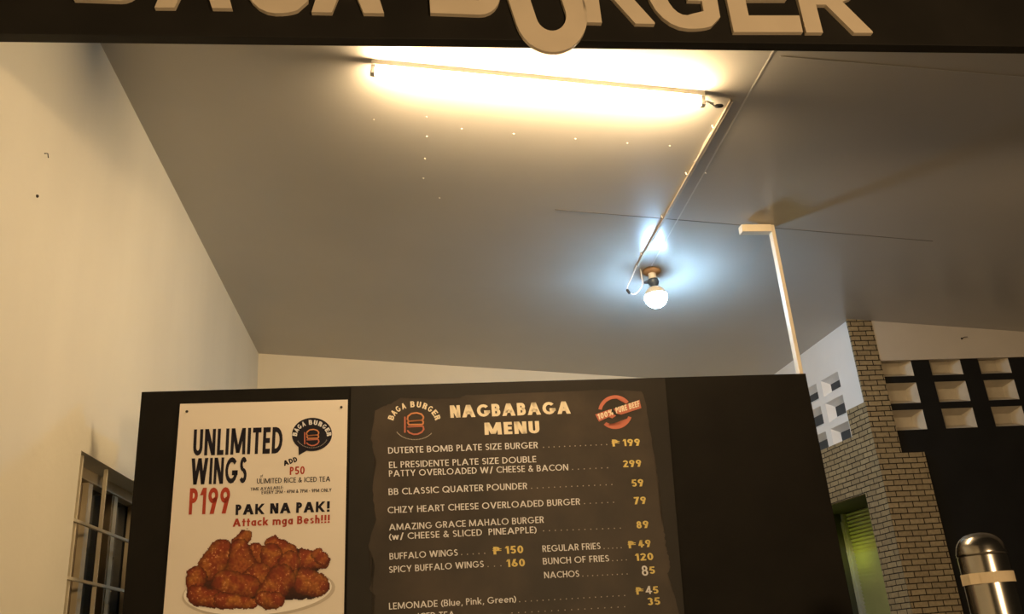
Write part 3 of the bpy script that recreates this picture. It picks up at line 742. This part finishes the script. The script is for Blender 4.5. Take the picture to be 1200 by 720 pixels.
# speech bubble badge
bm = bmesh.new(); PS.disc(bm, 365.6, 509.5, 23.6, 19.6, INK, 40, math.radians(-4))
PS.poly(bm, [(349.5, 521), (350, 534), (361, 527.5)], INK+0.0001)
flat('badge_bubble', bm, M['inkdark'], poster, 'black speech bubble badge')
def burger(sh, x, y, k, off, parent, pre):
    """neon style burger outline: bar, two bun loops, open lower bun"""
    q = lambda pts: [(x+a*k, y+b*k) for a, b in pts]
    bm = bmesh.new()
    sh.stroke(bm, q([(-7.3,-5),(-7.3,9.3)]), 1.5*k, off)
    sh.stroke(bm, q([(-4.4,4.2),(10.2,3.6)]), 1.2*k, off)
    sh.stroke(bm, q([(10.2,3.8),(10.8,6.5),(9,9.2),(5,11.2),(1,11.4),(-3,9.8),(-4.6,8)]), 1.5*k, off)
    flat('burger_mark', bm, M['inkpink'], parent, 'coral red lower half of the burger outline mark')
    bm = bmesh.new()
    sh.stroke(bm, q([(-4.9,-3.2),(-4.3,-6),(-1,-8.6),(4,-9.3),(8.6,-8),(10.6,-5.4),(10.2,-3.3),(9.2,-2.2),(-3.6,-1.2)]), 1.5*k, off, True)
    sh.stroke(bm, q([(-4.6,0.2),(-3.6,-1.2),(9.2,-2.2),(10.4,-0.6),(10.2,1.0),(9.2,2.0),(-3.4,2.2)]), 1.5*k, off, True)
    flat('burger_mark', bm, M['inkorange'], parent, 'orange upper half of the burger outline mark')
burger(PS, 363.8, 512.0, 0.92, INK+0.0006, poster, 'p')
def place_arc(sh, parent, word, cx, cy, rx, ry, a0, a1, h, w, m, off, bold, name='badge_lettering', label=None):
    bm = bmesh.new(); pos = [0.0]
    for p, q in zip(word, word[1:]): pos.append(pos[-1] + (0.72 if ' ' in (p, q) else 1.0))
    for i, ch in enumerate(word):
        if ch == ' ': continue
        t = math.radians(a0+(a1-a0)*pos[i]/pos[-1]); x = cx+rx*math.cos(t); y = cy+ry*math.sin(t)
        tx, ty = -rx*math.sin(t), ry*math.cos(t); l = math.hypot(tx, ty); tx /= l; ty /= l
        text(sh, bm, ch, x-tx*w/2, y-ty*w/2, x+tx*w/2, y+ty*w/2, h, off, bold, lean=(ty, -tx))
    return flat(name, bm, M[m], parent, label)
place_arc(PS, poster, 'BAGA BURGER', 365.6, 511.5, 17.5, 13.5, 188, 352, 5.6, 4.1, 'inkwhite', INK+0.0006, 0.24, label='white arched lettering BAGA BURGER')
bm = bmesh.new()
for i in range(26):
    t = math.radians(150 - 125*i/25); PS.disc(bm, 365.6+19*math.cos(t), 509.5+15.6*math.sin(t), 0.45, 0.5, INK+0.0006, 6)
flat('badge_tagline', bm, M['inkgrey'], poster)
# printed plate and wings
bm = bmesh.new(); PS.disc(bm, 302, 693, 87, 28, INK, 48, math.radians(-4))
sb = bmesh.new(); PS.disc(sb, 303, 694.5, 90, 29.5, INK-0.0002, 48, math.radians(-4)); flat('plate_shadow', sb, mat('printed_grey_shade', (0.52, 0.46, 0.38), 0.5, var=0.03), poster)
flat('printed_plate', bm, mat('printed_plate_white', (0.88, 0.84, 0.78), 0.5, var=0.03), poster, 'printed white plate under the wings')
WG = [  # back to front: x0,y0,r0,x1,y1,r1 in a 5x close-up of the print
 (300,480,95, 900,470,95), (430,330,95, 900,350,80),
 (600,290,58, 650,330,60), (890,330,62, 985,335,50), (960,300,36, 990,330,40), (400,290,80, 335,380,80), (700,240,50, 790,300,62), (690,300,66, 700,350,66), (890,460,80, 960,480,72),
 (540,192,38, 500,240,48), (505,270,60, 520,390,105), (620,420,74, 560,480,80), (252,430,62, 240,490,52), (420,470,80, 560,490,70), (255,540,62, 400,570,52), (400,570,52, 580,588,34), (800,340,62, 750,440,84), (750,440,84, 670,550,76), (640,560,44, 720,570,50)]
def wings():
    best = []
    st = 4.0; W_, H_ = 225, 126
    verts = {}; faces = []; cols = []
    def sample(x, y):
        hitc = None; wob = 9*noise.noise(Vector((x/26, y/26, 3)))+5*noise.noise(Vector((x/9, y/9, 8)))
        for i, (xa, ya, ra, xb, yb, rb) in enumerate(WG):
            dx, dy = xb-xa, yb-ya; t = max(0, min(1, ((x-xa)*dx+(y-ya)*dy)/(dx*dx+dy*dy)))
            r = ra+(rb-ra)*t; d = math.hypot(x-xa-dx*t, y-ya-dy*t)
            if d < r+wob: hitc = (i, d/(r+wob+1e-6), (y-ya-dy*t)/r)
        return hitc
    for j in range(H_):
        for i in range(W_):
            x, y = 170+i*st, 130+j*st
            h = sample(x, y)
            if h is None: continue
            k, d, v = h
            n1 = noise.noise(Vector((x/14, y/14, k*3.1))); n2 = noise.noise(Vector((x/5, y/5, k*7.7))); n3 = noise.noise(Vector((x/45, y/45, k*1.7+20)))
            sh = (1-d**3.2*0.72)*(1.0-0.26*v)*(0.94+0.28*n1+0.16*n2)
            warm = max(0, min(1, 0.34+0.9*n3+0.35*n1 - 0.25*d))
            base = [0.24+0.16*warm, 0.042+0.105*warm, 0.014+0.012*warm]
            if k < 2: base = [0.06, 0.016, 0.007]
            if n1+n2 > 0.75 and d < 0.75 and k > 1: base = [0.50, 0.24, 0.09]
            cols.append([max(0.004, c*sh) for c in base])
            ids = []
            for a, b in ((i,j),(i+1,j),(i+1,j+1),(i,j+1)):
                if (a, b) not in verts: verts[(a, b)] = len(verts)
                ids.append(verts[(a, b)])
            faces.append(ids)
    me = bpy.data.meshes.new('printed_wings')
    co = [PS.p(180+(168+a*st)/5, 590+(128+b*st)/5, INK+0.0008) for a, b in verts]
    me.from_pydata(co, [], faces); me.update()
    at = me.color_attributes.new('print', 'FLOAT_COLOR', 'CORNER')
    for p in me.polygons:
        for li in p.loop_indices: at.data[li].color = (*cols[p.index], 1)
    m = bpy.data.materials.new('printed_wings_ink'); m.use_nodes = True; nt = m.node_tree
    b = nt.nodes['Principled BSDF']; b.inputs['Roughness'].default_value = 0.5; b.inputs['Specular IOR Level'].default_value = 0.25
    v = nt.nodes.new('ShaderNodeVertexColor'); v.layer_name = 'print'; nt.links.new(v.outputs[0], b.inputs['Base Color'])
    obj_raw('printed_wings', me, m, poster, 'printed pile of glazed brown chicken wings')
wings()

# ------------------------------------------------------------------ menu sheet
menu = empty('menu_sheet', PS.p(600, 700), 'dark brown menu sheet headed NAGBABAGA MENU with white items and yellow prices', 'menu')
MT = 0.003
cn = [PS.p(411.5,454), PS.p(779,443.5), PS.p(806,770), PS.p(405,770)]
bm = bmesh.new(); box8(bm, [p - NB*0.0005 for p in cn] + [p - NB*MT for p in cn])
obj('menu_panel', bm, M['menu'], menu)
rag = [(440,482),(452,476),(470,467),(500,468),(538,467),(545,463.5),(600,461.5),(660,459.5),(700,457),(752,459),(758,480),(762,502),(767,540),(771,560),(772,575),(775,600),(776,615),(779,628),(780,640),(783,652),(786,665),(782,673),(788,690),(792,705),(800,735),(806-6,762),
       (437,762),(441,700),(433,690),(440,665),(432,640),(441,610),(436,575),(441,540),(435,515)]
pts = []
for (xa,ya),(xb,yb) in zip(rag, rag[1:]+rag[:1]):
    for k in range(6): pts.append((xa+(xb-xa)*k/6+random.uniform(-1,1), ya+(yb-ya)*k/6+random.uniform(-.8,.8)))
bm = bmesh.new(); f = PS.poly(bm, pts, MT+0.0005); bmesh.ops.triangulate(bm, faces=[f])
flat('menu_print', bm, M['chalk'], menu, 'ragged brown chalk textured print')
MI = MT + 0.0011
def mtext(name, body, x0, y0, x1, y1, cap, m='inkwhite', t=0.13, label=None):
    bm = bmesh.new(); text(PS, bm, body, x0, y0, x1, y1, cap, MI, t); flat(name, bm, M[m], menu, label)
mtext('heading_lettering', 'NAGBABAGA', 528, 490, 669, 485, 14.6, 'inkcream', 0.25, 'large cream heading NAGBABAGA')
mtext('heading_lettering', 'MENU', 568, 510, 632.5, 508, 14.4, 'inkcream', 0.25, 'large cream heading MENU')
for body, x0, y0, x1, y1, cap in (
 ('DUTERTE BOMB PLATE SIZE BURGER', 455, 532, 630.5, 525.5, 7.4), ('EL PRESIDENTE PLATE SIZE DOUBLE', 456, 549, 628.5, 542, 7.4),
 ('PATTY OVERLOADED W/ CHEESE & BACON', 456, 559, 666, 551.5, 7.4), ('BB CLASSIC QUARTER POUNDER', 455.5, 580.5, 618, 573.5, 7.6),
 ('CHIZY HEART CHEESE OVERLOADED BURGER', 454.5, 602, 680, 591.8, 7.6), ('AMAZING GRACE MAHALO BURGER', 456, 622, 637.5, 613, 7.6),
 ('(w/ CHEESE & SLICED  PINEAPPLE)', 456, 633.2, 629, 624.8, 7.6), ('BUFFALO WINGS', 456.5, 656.3, 536.5, 651.5, 7.6),
 ('SPICY BUFFALO WINGS', 456, 671.8, 567, 665, 7.6), ('REGULAR FRIES', 636, 647.3, 704, 643.8, 7.6), ('BUNCH OF FRIES', 636.5, 662, 714, 658.3, 7.6),
 ('NACHOS', 638, 678.2, 679, 676.3, 7.6), ('LEMONADE (Blue, Pink, Green)', 456, 714.8, 605, 706, 7.8), ('ICED TEA', 490, 727, 533, 724.5, 8)):
    mtext('item_lettering', body, x0, y0, x1, y1, cap, 'inkwhite', 0.145)
for x0, y0, x1, y1, n in ((637,524.5,711,521.3,13),(671,550.5,712,548.5,7),(623,572.5,717,568.2,15),(685,590.5,719,589,6),(637,622.5,727,619.3,14),(541,650.3,568,648.8,5),
                          (572,664.3,587,663.5,3),(708,643.3,728,642.3,5),(718,657.5,734,656.5,4),(683,675.5,735,673,10),(609,705.5,732,698.3,19),(600,718.8,732,711.5,18)):
    bm = bmesh.new(); dots(PS, bm, x0, y0, x1, y1, n, 0.75, MI); flat('dotted_leader', bm, M['inkgrey'], menu)
for body, x0, y0, x1, y1, cap in (('199', 730, 523.2, 750.5, 522.6, 8.2), ('299', 730.5, 548, 752, 547.2, 8.2), ('59', 740.5, 570.8, 754.5, 570.2, 8.6), ('79', 743.5, 591.5, 757.5, 590.7, 8.6),
 ('89', 746.3, 619.8, 760.5, 619, 8.6), ('150', 592, 649.5, 613.5, 648.5, 9), ('160', 593.5, 665, 615.5, 664, 9), ('49', 748.5, 642, 763, 641.3, 8.6), ('120', 744.5, 657.8, 766, 656.6, 8.6),
 ('5', 761.2, 673, 768, 672.6, 8.6), ('5', 765.4, 696.2, 772, 695.8, 8.6), ('35', 759, 709.8, 774, 709, 8.8)):
    mtext('price_lettering', body, x0, y0, x1, y1, cap, 'inkyellow', 0.21, 'yellow price ' + body)
mtext('price_lettering', '8', 752.6, 675.3, 760, 675, 12, 'inkwhite', 0.16, 'larger white handwritten digit 8')
mtext('price_lettering', '4', 757, 696.8, 764.5, 696.3, 9.5, 'inkwhite', 0.16, 'white handwritten digit 4')
for x0, y0, x1, cap in ((718, 523.6, 724.5, 8.2), (578.5, 650.2, 586, 9), (737, 643, 743.5, 8.6), (746, 697.3, 752.5, 8.6)):
    bm = bmesh.new(); peso(PS, bm, x0, y0, x1, y0-0.2, cap, MI, 0.22); flat('price_lettering', bm, M['inkyellow'], menu, 'yellow peso sign')
# badge and stamp on the menu
place_arc(PS, menu, 'BAGA BURGER', 485.5, 495, 24.5, 17.5, 194, 346, 7.0, 5.0, 'inkcream', MI, 0.22, label='cream arched lettering BAGA BURGER')
burger(PS, 483.4, 495.4, 1.22, MI+0.0004, menu, 'm')
bm = bmesh.new()
for i in range(34):
    t = math.radians(152 - 118*i/33); PS.disc(bm, 486+23.5*math.cos(t), 499+16.5*math.sin(t), 0.55, 0.6, MI, 6)
flat('badge_tagline', bm, M['inkgrey'], menu)
bm = bmesh.new()
for a0, a1 in ((190, 322), (18, 132)):
    PS.poly(bm, arcp(721, 483.3, 20, 19.8, a0, a1, 24) + arcp(721, 483.3, 16, 15.8, a1, a0, 24), MI)
for f in bm.faces[:]: pass
bmesh.ops.triangulate(bm, faces=bm.faces[:])
flat('stamp_ring', bm, M['inkpink'], menu, 'coral red round stamp ring')
bm = bmesh.new()
PS.poly(bm, [(697.5,486),(715.5,479.6),(717,484.6),(722,487.5),(717.5,490.5),(713.5,489),(702,494.5)], MI+0.0003)
PS.poly(bm, [(719,479.5),(749.5,468.8),(751.5,478.5),(728,486.2),(723,485.2)], MI+0.0003)
flat('stamp_band', bm, M['inkpink'], menu, 'coral red diagonal stamp band')
bm = bmesh.new()
text(PS, bm, '100%', 701, 492.5, 719, 486.2, 6.6, MI+0.0009, 0.22, lean=(-.2,-1)); text(PS, bm, 'PURE BEEF', 722.3, 484.9, 750, 476.3, 6.8, MI+0.0009, 0.22, lean=(-.2,-1))
flat('stamp_lettering', bm, M['inkcream'], menu, 'pale lettering 100% PURE BEEF')

# ------------------------------------------------------------------ steel dispenser on its counter
UY = 2.2
ctr = empty('service_counter', (1.75, 2.3, 0), 'dark laminate counter standing under the steel dispenser', 'counter')
bm = bmesh.new(); abox(bm, 1.30, 2.30, 2.02, 2.58, 0.06, 1.01, 0.004); obj('counter_body', bm, M['counter'], ctr)
bm = bmesh.new(); abox(bm, 1.26, 2.34, 1.98, 2.60, 1.012, 1.05, 0.006); obj('counter_top', bm, M['counter'], ctr)
bm = bmesh.new(); abox(bm, 1.34, 2.26, 2.07, 2.54, 0.0, 0.059); obj('counter_plinth', bm, M['counter'], ctr)
q = hit(1148, 640, YV, UY); ux = q.x
zs = hit(1148, 649, YV, UY).z; zt = hit(1147, 632, YV, UY).z
disp = empty('steel_dispenser', (ux, UY, 1.05), 'tall polished steel cylinder with domed lid and cream tape band at the right edge', 'dispenser')
RU = 0.060; O = Vector((ux, UY, 0))
bm = bmesh.new(); lathe(bm, O, Z3, [(RU*0.97,1.0505),(RU,1.056),(RU,zs-0.012),(RU*0.985,zs-0.008),(RU*0.985,zs-0.006)], 48); obj('cylinder_body', bm, M['steel'], disp, smooth=True)
bm = bmesh.new(); pr = [(RU*0.985,zs-0.006),(RU*1.02,zs-0.005),(RU*1.02,zs+0.001)]
hd = zt+0.014-zs
for k in range(1, 13):
    t = k/12*math.pi/2; pr.append((RU*1.0*math.cos(t)**0.8 if k < 12 else 0.0, zs+0.001+hd*math.sin(t)))
lathe(bm, O, Z3, pr, 48); obj('domed_lid', bm, M['steel'], disp, smooth=True)
zb = hit(1148, 671, YV, UY-RU).z; zc = hit(1148, 684, YV, UY-RU).z
bm = bmesh.new(); pr = [(RU+0.0004,zc),(RU+0.0022,zc),(RU+0.0022,zb),(RU+0.0004,zb)]
lathe(bm, O, Z3, pr, 48); bm.faces.ensure_lookup_table()
caps = [f for f in bm.faces if len(f.verts) > 4]; bmesh.ops.delete(bm, geom=caps, context='FACES')
q = O + Vector((-RU*0.80, -RU*0.62, 0)); obox(bm, q, Vector((-0.75,0.62,0)).normalized(), Z3, Vector((-0.62,-0.75,0)).normalized(), 0.0, 0.022, zc, zb, 0.001, 0.003)
obj('tape_band', bm, M['tape'], disp, label='cream paper tape band')
